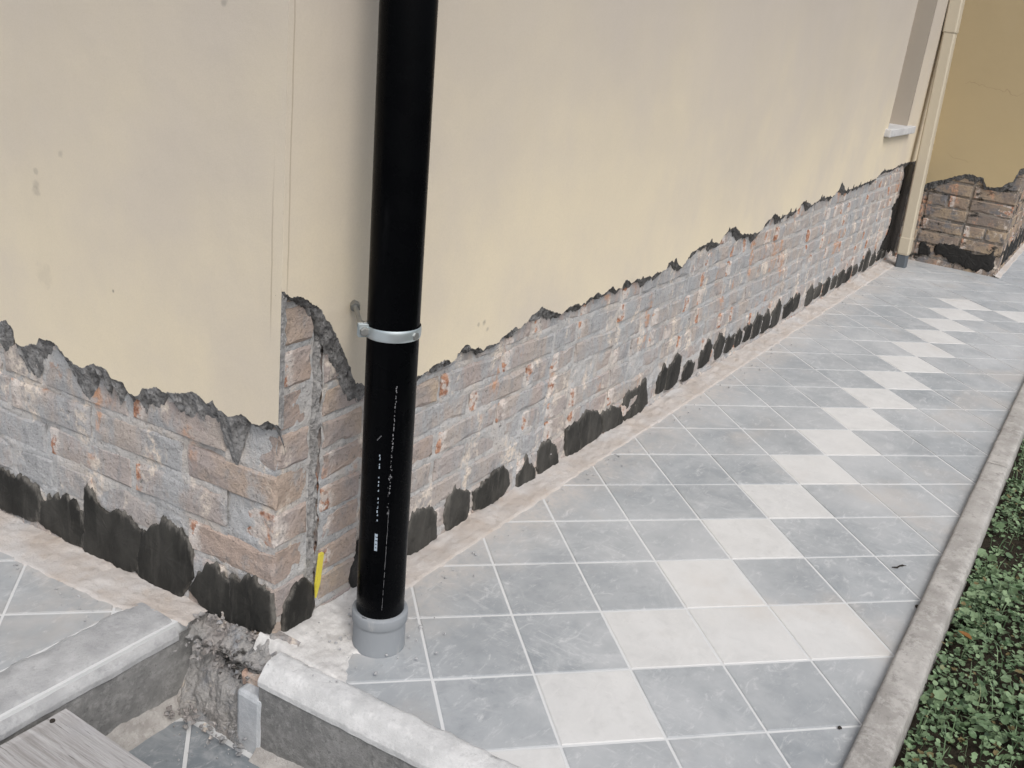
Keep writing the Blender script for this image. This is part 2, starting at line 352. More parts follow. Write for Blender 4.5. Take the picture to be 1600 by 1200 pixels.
PIT = -.20
T = .2
def clip(poly, region):
    """region: convex polygon, counter-clockwise"""
    for (ax, ay), (bx, by) in zip(region, region[1:] + region[:1]):
        out = []
        for k in range(len(poly)):
            p, q = poly[k - 1], poly[k]
            sp = (bx - ax) * (p[1] - ay) - (by - ay) * (p[0] - ax); sq = (bx - ax) * (q[1] - ay) - (by - ay) * (q[0] - ax)
            if (sp >= 0) != (sq >= 0):
                t = sp / (sp - sq); out.append((p[0] + (q[0] - p[0]) * t, p[1] + (q[1] - p[1]) * t))
            if sq >= 0: out.append(q)
        poly = out
        if not poly: return []
    return poly
def area(p): return .5 * sum(p[k - 1][0] * p[k][1] - p[k][0] * p[k - 1][1] for k in range(len(p)))
def tile_mesh(poly, z, th, mat):
    """a slab with a softened rim"""
    cx = sum(p[0] for p in poly) / len(poly); cy = sum(p[1] for p in poly) / len(poly)
    n = len(poly); V = []
    tilt = (random.gauss(0, .0022), random.gauss(0, .0022), random.gauss(0, .0003))
    def zz(x, y): return z + tilt[2] + (x - cx) * tilt[0] + (y - cy) * tilt[1]
    for (x, y) in poly: V.append((x, y, z - th))
    for (x, y) in poly: V.append((x, y, zz(x, y) - .0012))
    for (x, y) in poly:
        d = math.hypot(x - cx, y - cy); k = max(.5, 1 - .0022 * 1.4 / max(d, .004))
        X, Y = cx + (x - cx) * k, cy + (y - cy) * k; V.append((X, Y, zz(X, Y)))
    Fc = [tuple(range(2 * n, 3 * n))]
    for k in range(n):
        j = (k + 1) % n
        Fc += [(k, j, n + j, n + k), (n + k, n + j, 2 * n + j, 2 * n + k)]
    return mesh(V, Fc, mat)
def inset(poly, g):
    """move every edge inwards by g (convex, counter-clockwise)"""
    n = len(poly); out = []
    L = []
    for k in range(n):
        (ax, ay), (bx, by) = poly[k], poly[(k + 1) % n]
        l = math.hypot(bx - ax, by - ay)
        if l < 1e-6: continue
        nx, ny = -(by - ay) / l, (bx - ax) / l
        L.append((ax + nx * g, ay + ny * g, (bx - ax) / l, (by - ay) / l))
    for k in range(len(L)):
        a, b = L[k - 1], L[k]
        det = a[2] * b[3] - a[3] * b[2]
        if abs(det) < 1e-6: continue
        t = ((b[0] - a[0]) * b[3] - (b[1] - a[1]) * b[2]) / det
        out.append((a[0] + a[2] * t, a[1] + a[3] * t))
    return out
R2 = math.sqrt(.5)
def lay(parent, region, z, off, matf, rng, gap=.0027):
    for i in range(*rng[0]):
        for j in range(*rng[1]):
            q = [(i, j), (i, j + 1), (i + 1, j + 1), (i + 1, j)]
            poly = [((a + b) * R2 * T + off[0], -(a - b) * R2 * T + off[1]) for a, b in q]
            if area(poly) < 0: poly.reverse()
            poly = clip(poly, region)
            if len(poly) < 3 or abs(area(poly)) < 2.5e-4: continue
            poly = inset(poly, gap)
            if len(poly) < 3 or area(poly) < 1e-4: continue
            obj('tile', tile_mesh(poly, z, .009, matf(i, j)), parent)
WHITE = {(-1, -2), (0, -1), (3, 1), (4, 1), (17, 14), (18, 14)} | {(k + 1, k) for k in range(-6, 16)}
pavement = tag(empty('pavement', (2.5, -.1, 0)), kind='structure')
v, f = join(box(.03, 9.5, -.566, .50, -.24, -.0016), box(.022, .031, -.566, .40, -.24, -.006))
obj('base_slab', mesh(v, f, grout_m), pavement)
lay(pavement, [(.074, -.5675), (9.4, -.5675), (9.4, .375), (.018, .375)], 0.0, (0, 0), lambda i, j: tile_white_m if (i, j) in WHITE else tile_m, ((-4, 40), (-6, 40)))
terrace = tag(empty('terrace', (-1.2, 1.5, 0)), kind='structure')
v, f = box(-3.2, .05, .634, 3.6, -.24, -.0016)
obj('base_slab', mesh(v, f, grout_m), terrace)
lay(terrace, [(-3, .742), (-.06, .742), (-.06, 2.4), (-3, 2.4)], 0.0, (-.244, .894), lambda i, j: tile_m, ((-16, 10), (-12, 12)))
landing = tag(empty('landing', (-1.2, 0, PIT)), kind='structure')
v, f = box(-3.2, .06, -.62, .66, PIT - .1, PIT - .0018)
obj('base_slab', mesh(v, f, grout_m), landing)
lay(landing, [(-1.9, -.6), (-.03, -.6), (-.058, .40), (-.058, .602), (-1.9, .602)], PIT, (-.06, .58), lambda i, j: tile_pit_m, ((-13, 10), (-13, 10)), .004)

# lawn kerb, in stones
kerb = tag(empty('kerb', (3, -.6, 0)), kind='structure')
x = -.9; k = 0
while x < 9.4:
    L = [3.04, 2.6, 2.9][k % 3]; k += 1
    def prof(u, w, x=x, L=L):
        X = x + .002 + u * (L - .004)
        P = [(-.566, -.08), (-.5665, .014), (-.570, .0205), (-.578, .0225), (-.605, .0235), (-.626, .0230), (-.633, .0195), (-.636, .012), (-.638, -.12)]
        q = w * (len(P) - 1); a = min(int(q), len(P) - 2); t = q - a
        y = P[a][0] + (P[a + 1][0] - P[a][0]) * t; z = P[a][1] + (P[a + 1][1] - P[a][1]) * t
        nn = fbm(X * 9, y * 20, z * 20); nn2 = fbm(X * 40, y * 60, z * 60 + 3)
        return (X, y + .0022 * nn * (1 if w > .4 else .3), z + .0009 * nn + .0006 * nn2)
    v, f = grid(max(24, int(L / .012)), 16, prof)
    m16 = 17; n = len(v) // m16
    f += [tuple(range(m16)), tuple((n - 1) * m16 + j for j in range(m16 - 1, -1, -1))]
    obj('kerb_stone', mesh(v, f, kerb_m, True, flip=True), kerb)
    x += L

# edgings of the two raised floors round the landing: dark riser, white cement nosing
def edging(parent, a, b, inw, width, mat, ext):
    """a to b: foot line of the riser face; inw: unit vector from the face towards the raised floor"""
    a, b, inw = Vector(a), Vector(b), Vector(inw)
    L = (b - a).length; d = (b - a) / L
    def top(u, w):
        s = u * L; p = a + d * s
        P = [(0.000, -.036), (.000, -.025), (.003, -.0195), (.011, -.0105), (.019, -.0015), (.0235, .002), (.030, .0038), (.90, .0045), (1.0, .001), (1.02, -.004)]
        q = w * (len(P) - 1); k = min(int(q), len(P) - 2); t = q - k
        o = [pp[0] if pp[0] < .06 else pp[0] * width for pp in (P[k], P[k + 1])]
        oo = o[0] + (o[1] - o[0]) * t; z = P[k][1] + (P[k + 1][1] - P[k][1]) * t
        e = fbm(s * 14, oo * 14, z * 5); e2 = fbm(s * 55, oo * 55, 3)
        rag = .006 * fbm(s * 22, 5, 1) if w > .8 else 0
        q3 = p + inw * (oo - .004 + .0016 * e + rag) ; return (q3.x, q3.y, z + .0010 * e + .0007 * e2)
    v, f = grid(int(L / .008), 36, top)
    flip = (d.cross(inw)).z < 0
    nose = obj('nosing', mesh(v, f, mat, True, flip=flip), parent)
    def face(u, w):
        s = u * (L + ext); p = a + d * s; z = PIT - .01 + w * (-.024 - PIT + .01)
        q3 = p + inw * (.0025 * fbm(s * 12, z * 12, 9) + .001 * fbm(s * 60, z * 60)); return (q3.x, q3.y, z)
    v, f = grid(int(L / .01), 12, face)
    obj('riser', mesh(v, f, riser_m, True, flip=flip), parent)
edging(pavement, (.016, -.60, 0), (-.046, .405, 0), (.9981, .0616, 0), .068, edge_m, 0)
edging(terrace, (-2.6, .626, 0), (-.050, .626, 0), (0, 1, 0), .118, edge_old_m, .035)
# mortar haunching at the foot of both risers
def haunch(a, b, out, w, h):
    a, b, out = Vector(a), Vector(b), Vector(out); L = (b - a).length
    def fn(u, t):
        p = a + (b - a) * u; wd = w * (1 + .35 * fbm(u * L * 14, 3, w)); o = t * wd
        p = p + out * (o - .004)
        return (p.x, p.y, PIT + h * (1 - t) ** 1.6 * (1 + .4 * fbm(u * L * 12, 8, 2)) + .004 * fbm(u * L * 40, t * 3, 1) * (1 - t) - (.006 if t == 1 else 0) + .001)
    v, f = grid(int(L / .012), 10, fn)
    obj('mortar_haunch', mesh(v, f, haunch_m, True, flip=((b - a).cross(out)).z < 0), landing)
haunch((-1.9, .626, 0), (-.04, .626, 0), (0, -1, 0), .036, .045)
haunch((-.046, .405, 0), (.012, -.6, 0), (-1, 0, 0), .030, .03)

# ------------------------------------------------------------------ house
LX, RY, BX, BY = .013, .430, 5.48, -.185        # outer faces of the render: end wall, long wall, bay front, bay side
TH = .018                                        # thickness of the render
house = empty('house', (3, 1.5, 0))
tag(house, 'cream rendered house with its plaster hacked off above the ground and old bricks bared', 'house')
class Wall:
    def __init__(s, P, flip): s.P, s.flip = P, flip
    def grid(s, nu, nv, fn):
        v, f = grid(nu, nv, fn); return v, ([tuple(reversed(q)) for q in f] if s.flip else f)
long_w = Wall(lambda s, z, o=0: Vector((s, RY - o, z)), False)
SLANT = .075                                     # the end wall is not quite square to the long one
end_w = Wall(lambda s, z, o=0: Vector((LX - o - SLANT * (s - RY), s, z)), True)
def hit_end(px, py, o=0):
    r = ray(px, py); n = Vector((1, SLANT, 0)); return CAMPOS + r * ((LX - o + SLANT * RY - CAMPOS.dot(n)) / r.dot(n))
bay_w = Wall(lambda s, z, o=0: Vector((BX - o, s, z)), True)
bays_w = Wall(lambda s, z, o=0: Vector((s, BY - o, z)), False)
TOP = 3.3

def resample(pts, step, amp, spike, seed, spike_len=.035):
    """pts (s, z) -> jagged outline"""
    out = []
    tot = 0
    for (a, x), (b, y) in zip(pts, pts[1:]):
        L = math.hypot(b - a, y - x); n = max(1, int(L / step))
        for k in range(n):
            t = k / n; s, z = a + (b - a) * t, x + (y - x) * t
            w = tot + L * t
            dz = amp * fbm(w * 28, seed, 0, 5) + amp * .5 * n1(w * 190, seed, 4)
            sp = n1(w / spike_len, seed + 9, 2); dz += spike * max(0, sp - .22) * (.25 + min(1.2, max(0, s - .8)))
            out.append((s + amp * .35 * n1(w * 90, seed + 5, 0), z + dz))
        tot += L
    out.append(pts[-1])
    for k in range(1, len(out)):                  # keep it running one way: no fold in the sheet
        if out[k][0] <= out[k - 1][0] + 2e-4: out[k] = (out[k - 1][0] + 2e-4, out[k][1])
    return out

E_PX = [(0,503),(9,501),(21,516),(24,537),(34,541),(56,539),(60,526),(71,533),(90,539),(101,557),(124,574),(146,569),(165,576),(176,595),(191,597),(202,617),(216,619),(221,607),(240,604),(255,613),(285,614),(307,614),(322,631),(332,626),(341,640),(356,651),(375,649),(397,661),(416,662),(424,662)]
end_pts = [(hit_end(x, y).y, hit_end(x, y).z) for x, y in E_PX][::-1]
end_pts[0] = (RY, end_pts[0][1])
end_pts += [(end_pts[-1][0] + .12 * k, .455 + .02 * math.sin(k * 2.1)) for k in range(1, 16)]
L_PX = [(425,459),(442,454),(452,462),(467,466),(487,471),(502,484),(512,502),(525,522),(535,545),(545,570),(552,590),(565,602),(574,603),(650,591),(662,584),(677,572),(695,562),(705,568),(717,552),(729,539),(755,546),(770,539),(780,535),(790,522),(802,515),(815,512),(830,495),(847,479),(862,488),(875,490),(890,481),(900,476),(915,474),(922,466),(936,457),(940,462),(952,452),(972,450),(977,439),(987,440),(1002,436),(1020,430),(1041,421),(1045,411),(1058,409),(1066,418),(1082,394),(1096,385),(1110,378),(1124,380),(1140,357),(1151,355),(1157,365),(1176,366),(1190,361),(1198,347),(1212,334),(1220,340),(1234,332),(1247,328),(1256,314),(1270,320),(1286,308),(1302,307),(1311,297),(1316,284),(1322,298),(1335,293),(1357,284),(1371,278),(1379,267),(1396,264),(1407,257),(1421,253)]
long_pts = [(hit(x, y, 1, RY).x, hit(x, y, 1, RY).z) for x, y in L_PX]
long_pts[0] = (LX, long_pts[0][1])
end_pts = [p for k, p in enumerate(end_pts) if k == 0 or p[0] > max(q[0] for q in end_pts[:k]) + .001]
long_pts = [p for k, p in enumerate(long_pts) if k == 0 or p[0] > long_pts[k - 1][0] + .002] + [(BX + .01, .61)]
B_PX = [(1441,300),(1455,284),(1473,281),(1492,275),(1517,272),(1536,278),(1542,293),(1559,293),(1583,284),(1594,264),(1600,258)]
bay_pts = [(hit(x, y, 0, BX).y, hit(x, y, 0, BX).z) for x, y in B_PX][::-1]
bay_pts[0] = (BY, bay_pts[0][1]); bay_pts[-1] = (RY, bay_pts[-1][1])
bays_pts = [(BX, bay_pts[0][1])] + [(BX + .2 * k, .62 + .05 * math.sin(k * 1.7)) for k in range(1, 18)]

WIN = (4.38, 4.86, .845, 2.2)
def plaster_sheet(name, wall, pts, mat, brk, step, amp, spike, seed, window=None, slant=(.012, .03)):
    o = resample(pts, step, amp, spike, seed)
    # front face, in columns from the broken edge to the top
    V, Fc, mi = [], [], []
    def vert(p): V.append(p); return len(V) - 1
    levels = [0, .004, .05, .3, 1]
    def column(s, z0, z1): return [vert(wall.P(s, z0 + (z1 - z0) * l)) for l in levels]
    def strip(c0, c1):
        for a in range(len(levels) - 1):
            q = (c0[a], c1[a], c1[a + 1], c0[a + 1]); Fc.append(q[::-1] if wall.flip else q); mi.append(0)
    if window is None:
        C = [column(s, z, TOP) for s, z in o]
        for a, b in zip(C, C[1:]): strip(a, b)
    else:
        x0, x1, z0, z1 = window
        segs = [[], [], []]
        for s, z in o: segs[0 if s < x0 else (1 if s <= x1 else 2)].append((s, z))
        segs[0].append((x0, segs[1][0][1])); segs[1].insert(0, segs[0][-1]); segs[1].append((x1, segs[1][-1][1])); segs[2].insert(0, segs[1][-1])
        for n, sg in enumerate(segs):
            for lo in ([0] if n != 1 else [0, 1]):
                if n != 1: C = [column(s, z, TOP) for s, z in sg]
                elif lo == 0: C = [column(s, z, z0) for s, z in sg]
                else: C = [column(s, z1, TOP) for s, z in sg]
                for a, b in zip(C, C[1:]): strip(a, b)
    # broken rim: from the paint edge back and down to the bricks
    rows = 5; prev = None
    for k, (s, z) in enumerate(o):
        d = slant[0] + slant[1] * max(0.0, .35 + 1.1 * fbm(s * 13 + z * 7, seed + 3, 1, 4))
        row = []; lump = .012 * max(0, fbm(s * 24, z * 24, seed + 5, 3))
        for r in range(rows + 1):
            t = r / rows
            e = 0 if r == 0 else 1
            oo = -TH * (t ** .8) * 1.15 + e * .006 * fbm(s * 60, z * 60 + t * 4, seed, 4) * (1 if r < rows else 0)
            zz = z - d * t + e * .007 * fbm(s * 70, t * 3 + z * 40, seed + 8, 4)
            row.append(vert(wall.P(s + e * .004 * n1(s * 120, t * 9, seed), zz, min(oo + lump * math.sin(t * math.pi), 0.004 if 0 < r < rows else .0005))))
        if prev:
            for r in range(rows):
                q = (prev[r], prev[r + 1], row[r + 1], row[r]); Fc.append(q[::-1] if wall.flip else q); mi.append(2 if wall is long_w and s < 1.0 and n1(s * 30, r * .6, 5) > -.25 else 1)
        prev = row
    me = mesh(V, Fc, [mat, brk, broken_m], fm=mi)
    return obj(name, me, house)
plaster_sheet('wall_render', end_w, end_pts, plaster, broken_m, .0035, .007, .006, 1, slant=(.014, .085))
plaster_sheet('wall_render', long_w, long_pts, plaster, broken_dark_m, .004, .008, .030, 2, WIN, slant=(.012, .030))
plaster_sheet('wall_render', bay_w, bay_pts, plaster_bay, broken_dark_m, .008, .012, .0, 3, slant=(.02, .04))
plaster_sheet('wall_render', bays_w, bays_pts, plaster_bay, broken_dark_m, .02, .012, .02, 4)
# sawn-through end of the render at the corner, standing beside the bared bricks
z0, z1 = end_pts[0][1], long_pts[0][1]
def cut_face(u, w):
    z = z0 - .012 + w * (z1 - z0 + .014); e = fbm(u * 2, z * 30, 5, 5)
    return Vector((LX + .0005 + u * (TH + .004 * n1(z * 60, 3)), RY + .001 + .004 * abs(e) * (0 if u in (0,) else 1) + u * .004, z))
v, f = grid(6, 60, cut_face)
obj('broken_edge', mesh(v, f, groove_m), house)

# solid masonry behind
bx = [box(LX + .045, WIN[0], RY + .045, 4, -.3, TOP), box(WIN[1], 9.4, RY + .045, 4, -.3, TOP),
      box(WIN[0], WIN[1], RY + .17, 4, -.3, TOP), box(WIN[0], WIN[1], RY + .045, RY + .17, -.3, WIN[2] - .03), box(WIN[0], WIN[1], RY + .045, RY + .17, WIN[3], TOP),
      box(BX + .045, 9.4, BY + .045, RY + .04, -.3, TOP), box(LX - .28, 9.4, RY + .002, 4, TOP - .03, TOP + .02), box(BX + .002, 9.4, BY + .002, RY, TOP - .03, TOP + .015)]
v, f = join(*bx); obj('masonry_core', mesh(v, f, mortar_m), house)

# window: reveals, pane in its frame, marble sill
win = empty('window', ((WIN[0] + WIN[1]) / 2, RY + .1, WIN[2])); COL.objects.unlink(win); WLOC.pop(win)
link(win, house, ((WIN[0] + WIN[1]) / 2, RY + .1, WIN[2]))
v, f = join(box(WIN[1] - .006, WIN[1] + .02, RY + .0015, RY + .16, WIN[2] - .01, WIN[3]), box(WIN[0] - .02, WIN[0] + .006, RY + .0015, RY + .16, WIN[2] - .01, WIN[3]),
            box(WIN[0] + .006, WIN[1] - .006, RY + .0015, RY + .16, WIN[3] - .02, WIN[3] + .01))
obj('reveal', mesh(v, f, reveal_m), win)
v, f = join(box(WIN[0] + .008, WIN[0] + .06, RY + .115, RY + .158, WIN[2], WIN[3] - .022, .004), box(WIN[1] - .06, WIN[1] - .008, RY + .115, RY + .158, WIN[2], WIN[3] - .022, .004),
            box(WIN[0] + .06, WIN[1] - .06, RY + .118, RY + .156, WIN[2], WIN[2] + .06, .004))
obj('frame', mesh(v, f, reveal_m), win)
v, f = box(WIN[0] + .055, WIN[1] - .055, RY + .135, RY + .14, WIN[2] + .05, WIN[3] - .02); obj('pane', mesh(v, f, pane_m), win)
v, f = box(WIN[0] - .06, WIN[1] + .09, RY - .032, RY + .15, WIN[2] - .04, WIN[2], .004); obj('sill', mesh(v, f, sill_m), win)

# bricks
CH, JT, CHL = .08, .013, .0685
def brick_mesh(L, D, H, mat):
    """front face towards -Y at y = 0, chipped rim; x from 0 to L, z from 0 to H"""
    j = lambda a: random.uniform(-a, a)
    n = 5
    V, Fc = [], []
    for z in (0, H):                                   # back ring
        V += [(0, D, z), (L, D, z)]
    ring = []
    for k in range(n): ring.append((L * k / (n - 1), 0))
    for k in range(1, 3): ring.append((L, H * k / 3))
    for k in range(n): ring.append((L * (1 - k / (n - 1)), H))
    for k in range(1, 3): ring.append((0, H * (1 - k / 3)))
    m = len(ring); b = len(V)
    for x, z in ring: V.append((x + j(.002), .0055 + j(.0025), z + j(.002)))
    for x, z in ring:
        ix, iz = .003 + abs(j(.004)), .003 + abs(j(.004))
        if random.random() < .12: ix, iz = ix + .008, iz + .009
        V.append((min(max(x, ix), L - ix), j(.0016), min(max(z, iz), H - iz)))
    c0 = len(V); V.append((L * random.uniform(.3, .45), j(.002) - .001, H * .5)); V.append((L * random.uniform(.55, .7), j(.002) - .001, H * .5))
    for k in range(m):
        q = (k + 1) % m; Fc.append((b + k, b + q, b + m + q, b + m + k))
        xm = (ring[k][0] + ring[q][0]) / 2
        Fc.append((b + m + k, b + m + q, c0 if xm < L * .5 else c0 + 1))
    # close the two fans
    top_mid = [k for k in range(m) if abs(ring[k][0] - L / 2) < 1e-6 and ring[k][1] == H][0]; bot_mid = [k for k in range(m) if abs(ring[k][0] - L / 2) < 1e-6 and ring[k][1] == 0][0]
    Fc += [(c0, b + m + bot_mid, c0 + 1), (c0, c0 + 1, b + m + top_mid)]
    # sides
    bl, br, tr, tl = 0, 1, 3, 2
    Fc.append(tuple([bl, br] + [b + k for k in range(n - 1, -1, -1)]))
    r0 = n - 1; Fc.append(tuple([br, tr] + [b + k for k in range(r0 + 3, r0 - 1, -1)]))
    t0 = n + 2; Fc.append(tuple([tr, tl] + [b + k for k in range(t0 + n - 1, t0 - 1, -1)]))
    Fc.append(tuple([tl, bl] + [b + k for k in [0] + list(range(m - 1, t0 + n - 2, -1))]))
    return mesh(V, Fc, mat)
CACHE = {}
def brick(wall_i, s0, L, zb, mat, D=.10, depth=0.0, H=CH - JT):
    key = (round(L, 3), D, mat.name, random.randrange(4), round(H, 3))
    if key not in CACHE: CACHE[key] = brick_mesh(L, D, H, mat)
    o = bpy.data.objects.new('brick', CACHE[key])
    dd = -TH - .001 - depth
    # along the end walls the courses run towards +Y: the mesh is turned a quarter
    p = (long_w, end_w, bay_w, bays_w)[wall_i].P(s0 + (L if wall_i in (1, 2) else 0), zb, dd)
    link(o, house, p)
    o.rotation_euler = (random.gauss(0, .008), random.gauss(0, .006), (-math.pi / 2 if wall_i in (1, 2) else 0) + (math.atan(SLANT) if wall_i == 1 else 0) + random.gauss(0, .004))
    return o
LB, HB = .242, .116
def courses(wall_i, s_start, s_end, k0, k1, pts, mat, zoff=.04, heads=.35, start_fn=None, ch=CH):
    for k in range(k0, k1):
        zb = zoff + ch * k + JT / 2
        s = start_fn(k) if start_fn else s_start - (random.uniform(0, .2))
        s = max(s, s_start)
        while s < s_end - .03:
            L = HB if random.random() < heads else LB
            L = min(L, s_end - s)
            hi = max(interp(pts, s), interp(pts, s + L / 2), interp(pts, s + L))
            if zb < hi + .015: brick(wall_i, s, L, zb + random.gauss(0, .0012), brick_pier_m if wall_i == 0 and s < .29 else mat, depth=random.gauss(0, .0016), H=ch - (JT if ch == CH else .011))
            s += L + random.uniform(.009, .015)
GX0, GX1 = .118, .152          # rough upright groove in the long wall
SX, SY = LX + TH + .001, RY + TH + .001
for k in range(-1, 9):         # corner pier
    zb = .04 + CH * k + JT / 2
    if k % 2 == 0: brick(0, SX, GX0 - SX, zb, brick_pier_m, D=.11)
    elif zb < .72: brick(1, SY, LB - .02, zb, brick_pier_m, D=GX0 - SX) if zb < .5 else brick(0, SX, GX0 - SX, zb, brick_pier_m, D=.11)
courses(1, SY, 2.6, -1, 6, end_pts, brick_m, heads=.25, start_fn=lambda k: SY + (.122 if k % 2 == 0 else LB - .008))
courses(0, GX1, BX, -1, 9, long_pts, brick_m, zoff=.022, heads=.45, start_fn=lambda k: GX1 + random.uniform(0, .004), ch=CHL)
courses(2, BY + TH, .44, -1, 8, bay_pts, brick_bay_m, heads=.35, start_fn=lambda k: BY + TH)
courses(3, BX + TH, 7.4, -1, 8, bays_pts, brick_bay_m, heads=.4, start_fn=lambda k: BX + TH + (.11 if k % 2 else .0))

# mortar bed in the joints, smeared over some of the bricks
def mortar_bed(wall, s0, s1, zt, mat, ds, base, amp, seed, zb=-.03, ch=CH, zo=.04):
    nu, nv = int((s1 - s0) / ds), int((zt - zb) / (ds if ds < .01 else .01))
    def fn(u, w):
        s, z = s0 + u * (s1 - s0), zb + w * (zt - zb)
        q = (z - zo) / ch; jd = abs(q - round(q)) * ch
        o = base + amp * fbm(s * 9, z * 13, seed, 5) + .0018 * fbm(s * 55, z * 40, seed + 4)
        o += .002 * max(0, 1 - jd / .014)
        return wall.P(s, z, -TH - .001 + o)
    v, f = wall.grid(nu, nv, fn)
    return obj('mortar_bed', mesh(v, f, mat, True), house)
mortar_bed(long_w, GX1 - .004, 2.3, .64, mortar_m, .006, -.0046, .0068, 11, ch=CHL, zo=.022)
mortar_bed(long_w, 2.3, BX, .66, mortar_m, .012, -.0050, .0064, 11, ch=CHL, zo=.022)
mortar_bed(long_w, SX + .003, GX0 + .004, .74, mortar_m, .006, -.0062, .003, 13)
mortar_bed(end_w, SY + .12, 2.6, .60, mortar_m, .006, -.0050, .0066, 14)
mortar_bed(end_w, SY + .003, SY + .125, .60, mortar_m, .006, -.0062, .004, 15)
mortar_bed(bay_w, BY + TH + .004, RY, .72, mortar_bay_m, .010, -.0085, .010, 16)
mortar_bed(bays_w, BX + TH + .004, 8.6, .74, mortar_bay_m, .02, -.007, .008, 17)

# the rough groove: lumps of old mortar in a recess
def groove(u, w):
    z = -.02 + w * .68; s = GX0 - .003 + u * (GX1 - GX0 + .008)
    edge = 1 - abs(u * 2 - 1) ** 3
    s += .004 * n1(z * 24, 3, u)
    o = -.020 + .017 * edge * (.75 + .9 * fbm(u * 2.2, z * 17, 6, 4)) + .004 * fbm(u * 9, z * 70, 2)
    return long_w.P(s, z, -TH + o)
v, f = grid(14, 150, groove); obj('groove_mortar', mesh(v, f, groove_m, False), house)

# fresh dark cement trowelled along the damp course
def blob(wall, axis, pts, mat=cement_m, name='cement_patch', rise=.0045, seed=0, spk=.012, px=True, jit=0.0, wide=1.0):
    if px and axis == 0: P = [(hit_end(x, y, -TH).y, hit_end(x, y, -TH).z) for x, y in pts]
    elif px: P = [(hit(x, y, 1, RY + TH).x, hit(x, y, 1, RY + TH).z) for x, y in pts]
    else: P = pts
    if sum(P[k - 1][0] * P[k][1] - P[k][0] * P[k - 1][1] for k in range(len(P))) < 0: P = P[::-1]
    n = len(P); out = []
    cs, cz = sum(p[0] for p in P) / n, sum(p[1] for p in P) / n
    P = [(cs + (s - cs) * wide, z) for s, z in P]
    ztop, zbot = max(p[1] for p in P), min(p[1] for p in P)
    for k in range(n):
        a, b = P[k], P[(k + 1) % n]; L = math.hypot(b[0] - a[0], b[1] - a[1]); m = max(2, int(L / .0035))
        for q in range(m):
            t = q / m; s, z = a[0] + (b[0] - a[0]) * t, a[1] + (b[1] - a[1]) * t
            up = max(0, (z - cz) / max(ztop - cz, 1e-4)) ** .7
            dz = .003 * n1(s * 160, z * 160, seed) + up * spk * max(-.35, n1(s * 62, seed, 3) * 1.5 * (.5 + abs(n1(s * 23, seed, 6)) * 1.8) + .28 * n1(s * 240, seed, 8))
            out.append((s + .0022 * n1(s * 130, z * 130, seed + 5) + jit * n1(s * 22, z * 22, seed + 6), z + dz + jit * (n1(s * 26, z * 30, seed + 7) + .6 * n1(s * 70, z * 70, seed))))
    m = len(out); V, Fc = [], []
    wn = max(3, m // 14); soft = []
    for k in range(m):
        sx = sum(out[(k + q) % m][0] for q in range(-wn, wn + 1)) / (2 * wn + 1); sz = sum(out[(k + q) % m][1] for q in range(-wn, wn + 1)) / (2 * wn + 1); soft.append((sx, sz))
    rings = [(1.0, -.004), (.985, .45), (.93, .8), (.80, 1.0), (.62, 1.0), (.42, 1.0), (.2, 1.0)]
    for k, h in rings:
        for (s, z), (fs, fz) in zip(out, soft):
            g = min(1, (1 - k) / .12); s += (fs - s) * g; z += (fz - z) * g
            S_, Z_ = cs + (s - cs) * k, cz + (z - cz) * k
            o = (h * rise if h > 0 else h) + (0 if h < 0 else .0026 * fbm(S_ * 34, Z_ * 14, seed, 4) + .0012 * fbm(S_ * 120, Z_ * 90, seed))
            V.append(wall.P(S_, Z_, -TH + o))
    V.append(wall.P(cs, cz, -TH + rise))
    for r in range(len(rings) - 1):
        for k in range(m): q = (k + 1) % m; Fc.append((r * m + k, r * m + q, (r + 1) * m + q, (r + 1) * m + k))
    b = (len(rings) - 1) * m
    for k in range(m): Fc.append((b + k, b + (k + 1) % m, len(V) - 1))
    if wall.flip: Fc = [f[::-1] for f in Fc]
    me = mesh(V, Fc, mat, True); at = me.attributes.new('rim', 'FLOAT', 'POINT')
    vals = [q for q in (1.0, .95, .70, .32, .1, 0, 0) for _ in range(m)] + [0.0]
    at.data.foreach_set('value', vals)
    return obj(name, me, house)
NEAR = [[(642,800),(672,787),(682,805),(682,840),(655,867),(637,872),(628,850)],
 [(700,775),(710,762),(734,767),(732,800),(722,830),(696,829),(692,805)],
 [(737,770),(752,757),(765,747),(775,732),(792,730),(797,755),(785,775),(760,795),(740,797)],
 [(807,742),(822,720),(836,732),(835,750),(812,770),(806,760)],
 [(839,707),(852,687),(869,692),(872,722),(862,740),(845,747),(837,730)],
 [(884,672),(893,662),(903,658),(906,702),(887,720),(882,700)],
 [(903,655),(915,642),(927,640),(938,648),(941,676),(920,697),(905,703)],
 [(939,648),(957,635),(970,637),(974,664),(955,672),(941,677)],
 [(973,632),(977,615),(995,605),(1010,592),(1012,630),(995,652),(975,664)]]
for k, p in enumerate(NEAR): blob(long_w, 1, p, seed=k * 3.1, spk=.016, mat=cement_dry_m)
s = hit(1024, 610, 1, RY + TH).x; k = 0
while s < 5.2:
    w = random.uniform(.075, .125) * (1 + .12 * (s - 2)); zt = .122 + random.uniform(-.025, .025); zb = .028 + random.uniform(-.012, .010)
    if random.random() < .1: s += w * .6; continue
    P = [(s + w * .04, zb + .008), (s + w * .4, zb), (s + w * .75, zb + .003), (s + w * .97, zb + .012), (s + w, zt - .02), (s + w * .85, zt - .01 + random.uniform(-.02, .02)), (s + w * .6, zt + random.uniform(-.02, .02)), (s + w * .3, zt + random.uniform(-.03, .01)), (s + w * .1, zt - .02), (s, zt - .045)]
    blob(long_w, 1, P, seed=40 + k, px=False, spk=.022, mat=random.choice((cement_m, cement_m, cement_dry_m))); s += w + random.choice((.002, .004, .01, .02, .03)); k += 1
